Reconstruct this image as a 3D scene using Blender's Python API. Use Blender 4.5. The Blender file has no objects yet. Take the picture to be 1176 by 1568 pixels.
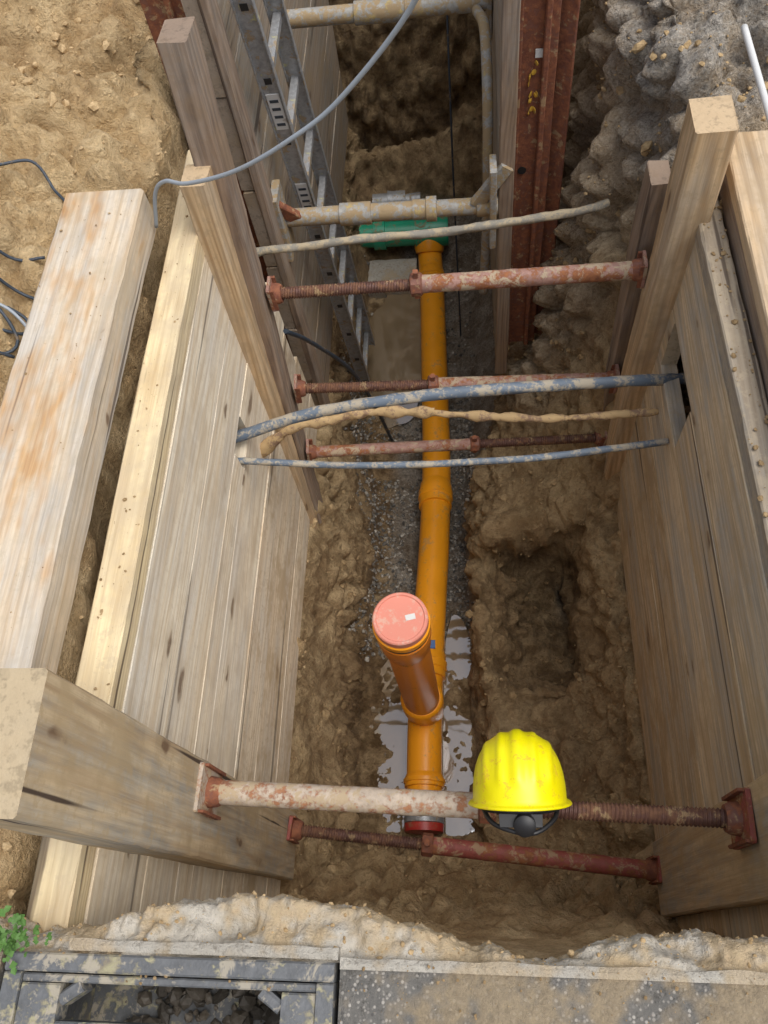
import bpy, math, random, bmesh
import numpy as np
from mathutils import Vector, Matrix, noise
random.seed(7); np.random.seed(7)
S=bpy.context.scene
COL=S.collection

# ------------------------------------------------------------------ node helpers
class NT:
    def __init__(s,name):
        s.m=bpy.data.materials.new(name); s.m.use_nodes=True
        s.t=s.m.node_tree; s.t.nodes.clear()
        s.out=s.t.nodes.new('ShaderNodeOutputMaterial')
        s.p=s.t.nodes.new('ShaderNodeBsdfPrincipled')
        s.t.links.new(s.p.outputs[0],s.out.inputs[0])
        s.tc=s.t.nodes.new('ShaderNodeTexCoord')
        s.obj=s.tc.outputs['Object']
    def put(s,sock,v):
        if isinstance(v,bpy.types.NodeSocket): s.t.links.new(v,sock)
        else:
            if isinstance(v,(tuple,list)) and sock.type=='RGBA' and len(v)==3: v=(*v,1)
            sock.default_value=v
    def math(s,op,a,b=0.0,c=None,clamp=False):
        n=s.t.nodes.new('ShaderNodeMath'); n.operation=op; n.use_clamp=clamp
        s.put(n.inputs[0],a); s.put(n.inputs[1],b)
        if c is not None: s.put(n.inputs[2],c)
        return n.outputs[0]
    def vmul(s,v,k):
        n=s.t.nodes.new('ShaderNodeVectorMath'); n.operation='MULTIPLY'
        s.put(n.inputs[0],v); s.put(n.inputs[1],k); return n.outputs[0]
    def vadd(s,v,k):
        n=s.t.nodes.new('ShaderNodeVectorMath'); n.operation='ADD'
        s.put(n.inputs[0],v); s.put(n.inputs[1],k); return n.outputs[0]
    def noise(s,v,scale=5,detail=4,rough=.55,dist=0,col=False):
        n=s.t.nodes.new('ShaderNodeTexNoise'); s.put(n.inputs['Vector'],v)
        n.inputs['Scale'].default_value=scale; n.inputs['Detail'].default_value=min(detail,4)
        n.inputs['Roughness'].default_value=rough; n.inputs['Distortion'].default_value=dist
        return n.outputs['Color' if col else 0]
    def vor(s,v,scale=5,feature='F1'):
        n=s.t.nodes.new('ShaderNodeTexVoronoi'); n.feature=feature; s.put(n.inputs['Vector'],v)
        n.inputs['Scale'].default_value=scale
        return n
    def mr(s,v,a,b,c=0.0,d=1.0):
        n=s.t.nodes.new('ShaderNodeMapRange'); s.put(n.inputs[0],v)
        for i,x in enumerate((a,b,c,d)): n.inputs[i+1].default_value=x
        return n.outputs[0]
    def mix(s,f,a,b,mode='MIX'):
        n=s.t.nodes.new('ShaderNodeMix'); n.data_type='RGBA'; n.blend_type=mode
        s.put(n.inputs[0],f); s.put(n.inputs[6],a); s.put(n.inputs[7],b); return n.outputs[2]
    def bump(s,h,strength=.5,dist=.01,prev=None):
        n=s.t.nodes.new('ShaderNodeBump'); n.inputs['Strength'].default_value=strength
        n.inputs['Distance'].default_value=dist; s.put(n.inputs['Height'],h)
        if prev: s.put(n.inputs['Normal'],prev)
        return n.outputs[0]
    def fin(s,color,rough=.8,normal=None,metal=0,spec=None):
        s.put(s.p.inputs['Base Color'],color); s.put(s.p.inputs['Roughness'],rough)
        s.put(s.p.inputs['Metallic'],metal)
        if normal: s.put(s.p.inputs['Normal'],normal)
        if spec is not None: s.put(s.p.inputs['Specular IOR Level'],spec)
        return s.m

def wood(name,light,dark,weather=.3,wcol=(.33,.31,.28),dirt=.3,dcol=(.22,.15,.08),stain=0,knots=.5,tone=.35,crack=.75):
    w=NT(name)
    oi=w.t.nodes.new('ShaderNodeObjectInfo')
    cx=w.t.nodes.new('ShaderNodeCombineXYZ')
    for i,k in enumerate((31.,17.,23.)): w.put(cx.inputs[i],w.math('MULTIPLY',oi.outputs['Random'],k))
    v=w.vadd(w.obj,cx.outputs[0])
    band=w.math('SINE',w.math('MULTIPLY',w.noise(w.vmul(v,(.42,5.5,5.5)),1,1.5,.4,.25),130.0))
    band=w.mr(band,-.6,1)
    streak=w.noise(w.vmul(v,(1.5,60,60)),1,3,.75)
    g=w.math('ADD',w.math('MULTIPLY',band,.45),w.math('MULTIPLY',w.mr(streak,.33,.67),.65))
    c=w.mix(w.mr(g,.1,1.0),light,dark)
    c=w.mix(w.math('MULTIPLY',oi.outputs['Random'],tone),c,w.mix(1,c,(.76,.68,.56),'MULTIPLY'))
    wn=w.mr(w.noise(w.vmul(v,(1.3,7,7)),1.6,4,.7),.42,.62)
    c=w.mix(w.math('MULTIPLY',wn,weather,clamp=True),c,w.mix(w.mr(streak,.35,.65),wcol,tuple(x*.58 for x in wcol)))
    # knots
    kv=w.vor(w.vadd(w.vmul(v,(4.6,12,12)),w.vmul(w.noise(v,22,1,.5,col=True),(.3,.3,.3))),1)
    sep=w.t.nodes.new('ShaderNodeSeparateColor'); w.put(sep.inputs[0],kv.outputs['Color'])
    keep=w.math('LESS_THAN',sep.outputs[0],knots*.7)
    rad=w.mr(sep.outputs[1],0,1,.6,1.5); kd=w.math('MULTIPLY',kv.outputs['Distance'],rad)
    k1=w.math('MULTIPLY',w.mr(kd,.16,.08),keep)
    k0=w.math('MULTIPLY',w.mr(kd,.36,.12),keep)
    c=w.mix(w.math('MULTIPLY',k0,.5),c,tuple(x*.75 for x in dark))
    c=w.mix(w.math('MULTIPLY',k1,.8),c,(.13,.07,.035))
    if stain:
        sn=w.mr(w.noise(w.vmul(v,(1.6,5,5)),1.1,4,.75),.53,.66)
        c=w.mix(w.math('MULTIPLY',sn,stain),c,w.mix(w.mr(streak,.35,.65),(.56,.30,.09),(.40,.19,.05)))
    dn=w.mr(w.noise(v,4.5,4,.78),.5,.62)
    dn2=w.mr(w.noise(v,34,3,.8),.52,.64)
    c=w.mix(w.math('MULTIPLY',w.math('MAXIMUM',dn,w.math('MULTIPLY',dn2,.75)),dirt,clamp=True),c,dcol)
    ck=w.mr(w.noise(w.vmul(v,(.6,30,30)),1,1,.5),.315,.285)
    c=w.mix(w.math('MULTIPLY',ck,crack),c,(.05,.03,.02))
    # end grain
    sn=w.t.nodes.new('ShaderNodeSeparateXYZ'); w.put(sn.inputs[0],w.tc.outputs['Normal'])
    eg=w.mr(w.math('ABSOLUTE',sn.outputs[0]),.7,.8)
    ec=w.mix(dn2,tuple(x*.74 for x in light),tuple(x*.52 for x in light))
    ec=w.mix(w.math('MULTIPLY',dn,.6),ec,tuple(x*.85 for x in dcol))
    c=w.mix(w.math('MULTIPLY',eg,.9),c,ec)
    n=w.bump(streak,.5,.004)
    return w.fin(c,.78,n)

W_new=wood('wood_new_pine',(.72,.53,.32),(.44,.29,.15),.5,(.48,.42,.34),dirt=.55,dcol=(.40,.29,.17),knots=.45)
W_wall=wood('wood_shoring_pale',(.88,.79,.62),(.68,.55,.38),.5,(.72,.68,.61),.35,(.52,.41,.27),knots=.4,tone=.3,crack=.6)
W_wall2=wood('wood_shoring_pale_muddy',(.84,.74,.57),(.64,.50,.34),.5,(.66,.61,.53),.7,(.46,.34,.20),knots=.4,tone=.4,crack=.6)
W_edge=wood('wood_edge_pine',(.84,.70,.43),(.58,.43,.24),.35,(.58,.5,.37),dirt=.6,dcol=(.55,.44,.29),knots=.35)
W_wallR=wood('wood_shoring_tan',(.78,.64,.44),(.50,.37,.22),.8,(.52,.49,.43),.55,(.48,.36,.21),knots=.45,tone=.7)
W_wallR2=wood('wood_shoring_tan_muddy',(.72,.58,.39),(.46,.34,.20),.8,(.48,.45,.39),.8,(.42,.30,.17),knots=.45,tone=.7)
W_beam=wood('wood_stained_beam',(.72,.61,.46),(.52,.40,.27),.7,(.56,.53,.48),.35,(.42,.35,.24),stain=.7,knots=.3)
W_grey=wood('wood_grey_old',(.36,.26,.185),(.17,.115,.08),.6,(.36,.31,.26),.5,(.28,.19,.11))
W_big=wood('wood_square_timber',(.62,.49,.31),(.42,.30,.175),.9,(.42,.39,.33),.8,(.42,.31,.175),knots=.3,crack=.95)
W_far=wood('wood_far_panel',(.42,.34,.26),(.25,.19,.14),.9,(.35,.32,.27),.85,(.32,.24,.15))
W_crust=wood('wood_mud_crusted',(.44,.37,.28),(.29,.23,.16),.9,(.38,.35,.30),.95,(.44,.36,.25))

def steel(name,base,rust=(.17,.06,.03),rustamt=.5,mud=.3,metal=.0,rough=.6,mudc=(.42,.30,.16)):
    w=NT(name); v=w.obj
    n1=w.noise(v,9,4,.7); n2=w.noise(v,45,3,.7); n3=w.noise(v,22,4,.75,.4)
    c=w.mix(w.mr(n2,.3,.7),base,tuple(x*.6 for x in base))
    rf=w.mr(w.math('ADD',w.math('MULTIPLY',n1,.6),w.math('MULTIPLY',n2,.4)),.60-.22*rustamt,.65-.2*rustamt)
    rc=w.mix(w.mr(n2,.35,.65),rust,(rust[0]*1.9,rust[1]*2.1,rust[2]*1.6))
    c=w.mix(rf,c,rc)
    mf=w.math('MULTIPLY',w.mr(n3,.62-.2*mud,.67-.16*mud),min(1,.45+mud))
    c=w.mix(mf,c,mudc)
    r=w.mix(rf,(rough,)*3,(.85,)*3); r=w.mix(mf,r,(.9,)*3)
    b=w.bump(n2,.6,.004)
    return w.fin(c,r,b,metal)
M_pink=steel('steel_faded_red',(.38,.21,.165),rustamt=.55,mud=.58,mudc=(.40,.31,.21))
M_red=steel('steel_red_paint',(.33,.08,.06),rustamt=.55,mud=.42,mudc=(.38,.26,.15))
M_cream=steel('steel_chipped_cream',(.56,.46,.36),rust=(.20,.085,.055),rustamt=.54,mud=.6,mudc=(.44,.34,.22))
M_rust=steel('steel_rust',(.21,.085,.055),rust=(.15,.05,.03),rustamt=.8,mud=.18)
M_thread=steel('steel_thread',(.14,.068,.052),rust=(.12,.055,.04),rustamt=.6,mud=.25,rough=.5,metal=.3)
M_galv=steel('steel_galvanised_muddy',(.40,.39,.36),rust=(.26,.18,.10),rustamt=.3,mud=.8,metal=.1,mudc=(.36,.265,.15))
M_alu=steel('aluminium',(.46,.47,.48),rust=(.3,.26,.2),rustamt=.05,mud=.3,metal=.4,rough=.45)
M_iron=steel('cast_iron',(.14,.145,.15),rust=(.18,.15,.12),rustamt=.3,mud=.45,rough=.55,mudc=(.36,.32,.25))

def plastic(name,base,mud=.25,rough=.35,mudc=(.28,.19,.10),sc=1):
    w=NT(name); v=w.obj
    n1=w.noise(v,14*sc,4,.75); n2=w.noise(v,70*sc,3,.7)
    c=w.mix(w.mr(w.noise(v,3,2),.3,.7),base,tuple(x*.85 for x in base))
    f=w.math('MULTIPLY',w.mr(w.math('ADD',w.math('MULTIPLY',n1,.7),w.math('MULTIPLY',n2,.3)),.62-.22*mud,.68-.2*mud),min(1,.35+mud))
    c=w.mix(f,c,mudc)
    return w.fin(c,w.mix(f,(rough,)*3,(.85,)*3),w.bump(n1,.15,.002))
P_or=plastic('plastic_orange_pvc',(.98,.38,.015),.30,.33,(.50,.29,.10))
P_or2=plastic('plastic_orange_pvc_riser',(.80,.25,.02),.25,.38)
P_cap=plastic('plastic_red_cap',(.74,.27,.20),.4,.65,(.66,.42,.33))
P_red=plastic('plastic_red',(.5,.04,.03),.3,.4)
P_green=plastic('plastic_green_pvc',(.02,.36,.20),.45,.35)
P_blk=plastic('plastic_black',(.02,.02,.022),.15,.45)
P_white=plastic('plastic_white',(.72,.72,.70),.15,.5)
P_blueL=plastic('label_blue',(.05,.13,.35),.1,.5)
P_cblue=plastic('cable_blue_grey',(.13,.165,.21),.62,.6,(.38,.33,.25),1.3)
P_cmud=plastic('cable_mud_coated',(.30,.19,.12),.9,.85,(.52,.36,.18),1.6)
P_cmud2=plastic('cable_clay_coated',(.26,.24,.20),.7,.85,(.40,.33,.22),1.6)
P_grey=plastic('cable_grey',(.34,.38,.42),.15,.5)
P_dark=plastic('cable_dark',(.04,.055,.075),.25,.5)

def helmet_mat():
    w=NT('plastic_helmet_yellow'); v=w.obj
    c=w.mix(w.mr(w.noise(v,9,4,.6),.35,.7),(.92,.83,.0),(.84,.72,.0))
    c=w.mix(w.math('MULTIPLY',w.mr(w.noise(v,38,4,.75),.57,.62),.55),c,(.70,.42,.04))
    return w.fin(c,.35,None,spec=.5)
P_helmet=helmet_mat()

def soil_mat():
    w=NT('soil'); v=w.obj
    a=w.t.nodes.new('ShaderNodeAttribute'); a.attribute_name='zone'
    sp=w.t.nodes.new('ShaderNodeSeparateColor'); w.put(sp.inputs[0],a.outputs['Color'])
    wet,gry,sand=sp.outputs[0],sp.outputs[1],sp.outputs[2]
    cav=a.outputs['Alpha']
    n0=w.noise(v,2.2,2,.6); n1=w.noise(v,10,4,.78); n2=w.noise(v,75,4,.85)
    loam=w.mix(w.mr(n1,.38,.60),(.38,.255,.125),(.63,.46,.255))
    dry=w.mix(w.mr(n1,.38,.60),(.54,.365,.175),(.77,.575,.32))
    c=w.mix(sand,loam,dry)
    c=w.mix(w.math('MULTIPLY',w.mr(n0,.46,.60),.5),c,w.mix(1,c,(.66,.58,.50),'MULTIPLY'))
    gc=w.mix(w.mr(n2,.35,.65),(.24,.22,.19),(.60,.545,.47))
    c=w.mix(w.math('MULTIPLY',gry,w.mr(n1,.35,.55,.5,1.)),c,gc)
    c=w.mix(w.math('MULTIPLY',w.mr(cav,.42,.0),.6),c,w.mix(1,c,(.46,.39,.32),'MULTIPLY'))  # crevice shade painted into the soil colour
    c=w.mix(w.math('MULTIPLY',w.mr(cav,.6,1.),.3),c,w.mix(1,c,(1.3,1.3,1.3),'MULTIPLY'))  # raised lumps painted lighter to set off the painted crevice shade
    c=w.mix(w.math('MULTIPLY',w.mr(n2,.54,.68),.45),c,w.mix(1,c,(1.35,1.33,1.3),'MULTIPLY'))
    c=w.mix(w.math('MULTIPLY',w.mr(n2,.46,.34),.6),c,w.mix(1,c,(.52,.46,.40),'MULTIPLY'))
    wf=w.math('MULTIPLY',wet,w.mr(n1,.62,.38,.45,1.),clamp=True)
    c=w.mix(wf,c,w.mix(1,c,(.44,.41,.38),'MULTIPLY'))
    h=w.math('ADD',w.math('MULTIPLY',n1,.9),w.math('MULTIPLY',n2,.5))
    b=w.bump(h,1.0,.04)
    r=w.mix(wf,(.92,)*3,(.36,)*3)
    return w.fin(c,r,b)
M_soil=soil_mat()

def tone_mat(name,a1,b1,rough=.9):
    w=NT(name); a=w.t.nodes.new('ShaderNodeAttribute'); a.attribute_name='zone'
    sp=w.t.nodes.new('ShaderNodeSeparateColor'); w.put(sp.inputs[0],a.outputs['Color'])
    n=w.noise(w.obj,90,3,.7)
    c=w.mix(sp.outputs[0],a1,b1)
    c=w.mix(w.mr(n,.35,.65),c,w.mix(1,c,(.6,.56,.5),'MULTIPLY'))
    c=w.mix(sp.outputs[1],c,w.mix(1,c,(.5,.46,.42),'MULTIPLY'))
    return w.fin(c,rough)
M_clod=tone_mat('soil_clods',(.36,.25,.125),(.64,.47,.26))
M_grav=tone_mat('gravel',(.12,.115,.105),(.60,.56,.49),.6)

def concrete(name,a1,b1,agg=.4,sand=.4,rough=.9,sandc=((.55,.42,.24),(.40,.28,.15))):
    w=NT(name); v=w.obj
    n1=w.noise(v,7,4,.78); n2=w.noise(v,60,4,.85)
    c=w.mix(w.mr(n1,.35,.65),a1,b1)
    c=w.mix(w.math('MULTIPLY',w.mr(n2,.47,.35),.7),c,w.mix(1,c,(.4,.38,.35),'MULTIPLY'))
    h=w.math('ADD',w.math('MULTIPLY',n1,.6),w.math('MULTIPLY',n2,.5))
    if agg>0:
        vo=w.vor(v,170); sp=w.t.nodes.new('ShaderNodeSeparateColor'); w.put(sp.inputs[0],vo.outputs['Color'])
        st=w.math('MULTIPLY',w.math('GREATER_THAN',sp.outputs[0],.45),w.mr(vo.outputs['Distance'],.55,.3))
        c=w.mix(w.math('MULTIPLY',st,agg),c,w.mix(sp.outputs[1],(.08,.075,.07),(.52,.48,.42)))
    sf=w.math('MULTIPLY',w.mr(w.noise(v,3.5,4,.8),.48,.57),sand,clamp=True)
    c=w.mix(sf,c,w.mix(w.mr(n2,.3,.7),*sandc))
    return w.fin(c,rough,w.bump(h,.9,.015))
M_conc=concrete('concrete_pale_sandy',(.52,.48,.41),(.38,.34,.27),.0,.75)
M_asph=concrete('asphalt_worn',(.12,.115,.105),(.20,.185,.16),.75,.8,sandc=((.36,.28,.17),(.20,.15,.09)))
M_slab=concrete('concrete_grey',(.46,.43,.37),(.34,.31,.26),.0,.5)
M_far=concrete('ground_far',(.30,.24,.16),(.22,.18,.12),.0,.4)

def water_mat():
    w=NT('muddy_water'); v=w.obj
    c=w.mix(w.noise(v,4,3),(.19,.135,.075),(.27,.20,.12))
    nb=w.bump(w.noise(v,9,2),.08,.006)
    w.fin(c,.03,nb); w.p.inputs['IOR'].default_value=1.33
    g=w.t.nodes.new('ShaderNodeBsdfGlossy'); g.inputs['Roughness'].default_value=.03; g.inputs['Color'].default_value=(.95,.97,1,1)
    w.t.links.new(nb,g.inputs['Normal'])
    mx=w.t.nodes.new('ShaderNodeMixShader'); mx.inputs[0].default_value=.19
    w.t.links.new(w.p.outputs[0],mx.inputs[1]); w.t.links.new(g.outputs[0],mx.inputs[2]); w.t.links.new(mx.outputs[0],w.out.inputs[0])
    return w.m
M_water=water_mat()
def leaf_mat():
    w=NT('leaf'); return w.fin(w.mix(w.noise(w.obj,30,3),(.05,.13,.02),(.12,.24,.05)),.6)
M_leaf=leaf_mat()

# ------------------------------------------------------------------ mesh helpers
def group(name):
    e=bpy.data.objects.new(name,None); e.empty_display_size=.1; COL.objects.link(e); return e
def mkobj(name,verts,faces,mat,parent=None,smooth=False):
    me=bpy.data.meshes.new(name); me.from_pydata(verts,[],faces); me.update()
    if smooth: me.polygons.foreach_set('use_smooth',[True]*len(me.polygons))
    me.materials.append(mat)
    o=bpy.data.objects.new(name,me); COL.objects.link(o)
    if parent: o.parent=parent
    return o
def beam(name,A,B,up,w,t,mat,parent=None,bev=.004,warp=.002):
    """timber / bar from A to B, t = size along 'up', w = other size"""
    A=Vector(A);B=Vector(B);L=(B-A).length;X=(B-A).normalized();U=Vector(up);Z=(U-U.dot(X)*X).normalized();Y=Z.cross(X)
    n=max(2,int(L/.05)); bev=min(bev,w*.2,t*.2)
    hw,ht=w/2,t/2
    cs=[(-hw+bev,-ht),(hw-bev,-ht),(hw,-ht+bev),(hw,ht-bev),(hw-bev,ht),(-hw+bev,ht),(-hw,ht-bev),(-hw,-ht+bev)]
    sd=random.random()*50; vs=[];fs=[]
    for i in range(n+1):
        x=L*i/n
        oy=warp*noise.noise(Vector((x*1.5,sd,0)))*2; oz=warp*noise.noise(Vector((x*1.5,sd,9)))*2
        for k,(a,b) in enumerate(cs):
            j=warp*.9*noise.noise(Vector((x*14,sd+k*3,4)))
            ex=0
            if i in (0,n): ex=warp*1.5*noise.noise(Vector((k*2.,sd,i)))
            vs.append((x+ex,a+oy+j,b+oz+j))
    for i in range(n):
        for k in range(8):
            a=i*8+k;b=i*8+(k+1)%8
            fs.append((a,b,b+8,a+8))
    fs.append(tuple(reversed(range(8)))); fs.append(tuple(range(n*8,n*8+8)))
    o=mkobj(name,vs,fs,mat,parent)
    M=Matrix((X,Y,Z)).transposed().to_4x4(); M.translation=A
    o.matrix_basis=M
    return o
def box(name,lo,hi,mat,parent=None,bev=.003):
    lo=Vector(lo);hi=Vector(hi);c=(lo+hi)/2
    d=hi-lo
    return beam(name,(lo.x,c.y,c.z),(hi.x,c.y,c.z),(0,0,1),d.y,d.z,mat,parent,bev,0.0)
def catmull(P,step):
    P=[Vector(p) for p in P]
    if len(P)==2:
        n=max(1,int((P[1]-P[0]).length/step)); return [P[0].lerp(P[1],i/n) for i in range(n+1)]
    Q=[P[0]*2-P[1]]+P+[P[-1]*2-P[-2]]; out=[]
    for i in range(1,len(Q)-2):
        p0,p1,p2,p3=Q[i-1:i+3]; n=max(2,int((p2-p1).length/step))
        for k in range(n):
            t=k/n
            out.append(.5*((2*p1)+(p2-p0)*t+(2*p0-5*p1+4*p2-p3)*t*t+(3*p1-p0-3*p2+p3)*t**3))
    out.append(P[-1]); return out
def tube(name,pts,r,mat,parent=None,n=18,step=.02,rf=None,caps=True):
    C=catmull(pts,step); vs=[];fs=[]
    T=(C[1]-C[0]).normalized(); up=Vector((0,0,1)) if abs(T.z)<.9 else Vector((0,1,0))
    N=(up-up.dot(T)*T).normalized(); s=0
    for i,c in enumerate(C):
        T=(C[min(i+1,len(C)-1)]-C[max(i-1,0)]).normalized()
        N=(N-N.dot(T)*T).normalized(); Bn=T.cross(N)
        if i: s+=(c-C[i-1]).length
        for k in range(n):
            th=2*math.pi*k/n
            rr=rf(s,th,c) if rf else r
            vs.append(c+(N*math.cos(th)+Bn*math.sin(th))*rr)
    for i in range(len(C)-1):
        for k in range(n):
            a=i*n+k;b=i*n+(k+1)%n
            fs.append((a,b,b+n,a+n))
    if caps:
        fs.append(tuple(reversed(range(n)))); fs.append(tuple(range((len(C)-1)*n,len(C)*n)))
    o=mkobj(name,vs,fs,mat,parent,True)
    if caps:
        o.data.polygons[len(fs)-1].use_smooth=False;o.data.polygons[len(fs)-2].use_smooth=False
    return o
def profile(name,A,B,prof,mat,parent=None,n=40,flatcaps=True):
    """lathe along A->B, prof=list of (dist,radius)"""
    A=Vector(A);B=Vector(B);T=(B-A).normalized();up=Vector((0,0,1)) if abs(T.z)<.9 else Vector((0,1,0))
    N=(up-up.dot(T)*T).normalized();Bn=T.cross(N);vs=[];fs=[]
    for (d,r) in prof:
        for k in range(n):
            th=2*math.pi*k/n; vs.append(A+T*d+(N*math.cos(th)+Bn*math.sin(th))*r)
    m=len(prof)
    for i in range(m-1):
        for k in range(n):
            a=i*n+k;b=i*n+(k+1)%n; fs.append((a,b,b+n,a+n))
    fs.append(tuple(reversed(range(n)))); fs.append(tuple(range((m-1)*n,m*n)))
    o=mkobj(name,vs,fs,mat,parent,True)
    md=o.modifiers.new('es','EDGE_SPLIT'); md.split_angle=math.radians(35)
    return o

# ------------------------------------------------------------------ trench soil (swept sections)
LG=[(-3,.40),(-1.8,.26),(-1.2,-.03),(-.90,-.1)]
secs={
-.12:[(-3,-.15),(-1.7,-.15),(-1.1,-.15),(-.90,-.15),(-.88,-1.45),(-.72,-1.56),(-.64,-1.95),(-.55,-2.38),(-.25,-2.41),(-.02,-2.40),(.06,-2.2),(.28,-2.12),(.5,-1.95),(.60,-1.68),(.74,-1.58),(.76,-.2),(1.1,-.15),(3,-.15)],
.25:[(-3,.0),(-1.7,.0),(-1.1,-.06),(-.90,-.1),(-.88,-1.45),(-.72,-1.56),(-.64,-1.95),(-.55,-2.38),(-.25,-2.41),(-.02,-2.40),(.06,-2.2),(.28,-2.12),(.5,-1.95),(.60,-1.68),(.74,-1.58),(.76,-.2),(1.1,-.15),(3,-.1)],
1.0:LG+[(-.88,-1.45),(-.71,-1.56),(-.66,-1.95),(-.56,-2.38),(-.25,-2.41),(-.03,-2.40),(.04,-2.15),(.26,-2.10),(.47,-2.0),(.58,-1.70),(.74,-1.58),(.76,-.2),(1.1,-.15),(3,-.05)],
1.15:LG+[(-.88,-1.45),(-.70,-1.56),(-.66,-1.95),(-.56,-2.38),(-.25,-2.41),(-.03,-2.40),(.03,-2.08),(.19,-2.18),(.46,-2.30),(.53,-1.70),(.74,-1.58),(.76,-.2),(1.1,-.15),(3,-.05)],
1.60:LG+[(-.88,-1.45),(-.70,-1.56),(-.64,-2.0),(-.52,-2.42),(-.25,-2.46),(-.04,-2.44),(.00,-2.06),(.13,-2.05),(.45,-2.42),(.49,-1.68),(.74,-1.58),(.76,-.2),(1.1,-.15),(3,-.05)],
1.66:LG+[(-.88,-1.45),(-.70,-1.56),(-.62,-1.9),(-.50,-2.46),(-.25,-2.50),(-.04,-2.46),(.00,-2.1),(.07,-1.82),(.34,-1.78),(.52,-1.60),(.74,-1.55),(.76,-.2),(1.1,-.15),(3,-.05)],
2.15:LG+[(-.88,-1.45),(-.74,-1.56),(-.64,-1.95),(-.50,-2.54),(-.25,-2.60),(-.04,-2.56),(.02,-2.2),(.13,-1.85),(.33,-1.62),(.50,-1.2),(.58,-.65),(.66,-.12),(1.1,-.06),(3,0)],
2.5:[(-3,.45),(-1.8,.3),(-1.2,.06),(-.97,-.02),(-.90,-1.45),(-.82,-1.8),(-.74,-2.2),(-.60,-2.60),(-.25,-2.65),(-.04,-2.62),(.08,-2.4),(.28,-1.9),(.38,-1.3),(.44,-.8),(.50,-.35),(.60,.02),(1.1,.03),(3,.05)],
3.0:[(-3,.45),(-1.8,.3),(-1.2,.08),(-.97,-.02),(-.92,-1.45),(-.84,-1.8),(-.78,-2.2),(-.66,-2.66),(-.25,-2.69),(-.0,-2.67),(.16,-2.5),(.3,-1.9),(.38,-1.3),(.44,-.8),(.48,-.35),(.56,.02),(1.1,.05),(3,.05)],
4.15:[(-3,.35),(-1.7,.15),(-1.15,.0),(-.97,-.02),(-.92,-1.45),(-.84,-1.8),(-.78,-2.2),(-.66,-2.66),(-.25,-2.69),(-.0,-2.67),(.16,-2.5),(.3,-1.9),(.38,-1.3),(.46,-.8),(.52,-.35),(.60,.02),(1.1,.05),(3,.05)],
4.34:[(-3,.35),(-1.7,.15),(-1.15,.0),(-.97,-.02),(-.92,-1.45),(-.84,-1.7),(-.78,-2.1),(-.66,-2.5),(-.25,-2.55),(-.0,-2.45),(.16,-2.3),(.3,-1.9),(.38,-1.3),(.46,-.8),(.52,-.35),(.60,.02),(1.1,.05),(3,.05)],
4.58:[(-3,.35),(-1.7,.15),(-1.15,.0),(-.97,-.02),(-.92,-1.45),(-.84,-1.7),(-.78,-1.95),(-.66,-2.1),(-.35,-2.05),(-.0,-1.88),(.16,-1.8),(.3,-1.7),(.38,-1.3),(.46,-.8),(.52,-.35),(.60,.02),(1.1,.05),(3,.05)],
4.78:[(-3,.35),(-1.7,.15),(-1.15,.0),(-.97,-.02),(-.92,-1.45),(-.84,-1.7),(-.78,-1.95),(-.66,-2.25),(-.35,-2.22),(-.0,-2.05),(.16,-1.9),(.3,-1.7),(.38,-1.3),(.46,-.8),(.52,-.35),(.60,.02),(1.1,.05),(3,.05)],
6.6:[(-3,.35),(-1.7,.15),(-1.15,.0),(-.97,-.02),(-.92,-1.45),(-.84,-1.7),(-.78,-1.95),(-.66,-2.15),(-.35,-2.12),(-.0,-2.0),(.16,-1.9),(.3,-1.7),(.38,-1.3),(.46,-.8),(.52,-.35),(.60,.02),(1.1,.05),(3,.05)],
}
ys=sorted(secs)
nseg=[14,66,24,12,14,20,38,38,34,24,34,38,38,34,44,44,30]
def section(y):
    y=min(max(y,ys[0]),ys[-1])
    for i in range(len(ys)-1):
        if y<=ys[i+1]: break
    t=(y-ys[i])/(ys[i+1]-ys[i]); a=np.array(secs[ys[i]]);b=np.array(secs[ys[i+1]])
    c=a+(b-a)*t; out=[]
    for k,n in enumerate(nseg):
        for j in range(n):
            t=j/n
            if k==16: t=t**2
            out.append(c[k]+(c[k+1]-c[k])*t)
    out.append(c[-1]); return np.array(out)
keys=[(-.02,-.16,3),(.0,-.3,34),(.04,-1.1,30),(.09,-1.62,22),(.2,-1.9,34),(.42,-2.35,20),(.6,-2.9,290),(3.0,-2.9,110),(4.70,-2.9,30),(4.80,-1.5,24),(4.86,-.15,8),(5.0,.0,16),(6.6,.0,1)]
stat=[]
for i in range(len(keys)-1):
    y0,z0,n=keys[i]; y1,z1,_=keys[i+1]
    for j in range(n): stat.append((y0+(y1-y0)*j/n, z0+(z1-z0)*j/n))
stat.append(keys[-1][:2])
G=np.zeros((len(stat),sum(nseg)+1,3))
for i,(y,cl) in enumerate(stat):
    s=section(y); G[i,:,0]=s[:,0]; G[i,:,1]=y; G[i,:,2]=np.maximum(s[:,1],cl)
for _ in range(4):
    K=G.copy(); K[1:-1,1:-1]=(G[1:-1,1:-1]*2+G[:-2,1:-1]+G[2:,1:-1]+G[1:-1,:-2]+G[1:-1,2:])/6; G=K
dy=np.gradient(G,axis=0);dx=np.gradient(G,axis=1);Nn=np.cross(dx,dy);Nn/=np.linalg.norm(Nn,axis=2,keepdims=True)+1e-9
zone=np.zeros(G.shape[:2]+(4,))
ny,nx=G.shape[:2]
def sm(a,b,x):
    t=min(1,max(0,(x-a)/(b-a))); return t*t*(3-2*t)
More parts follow.
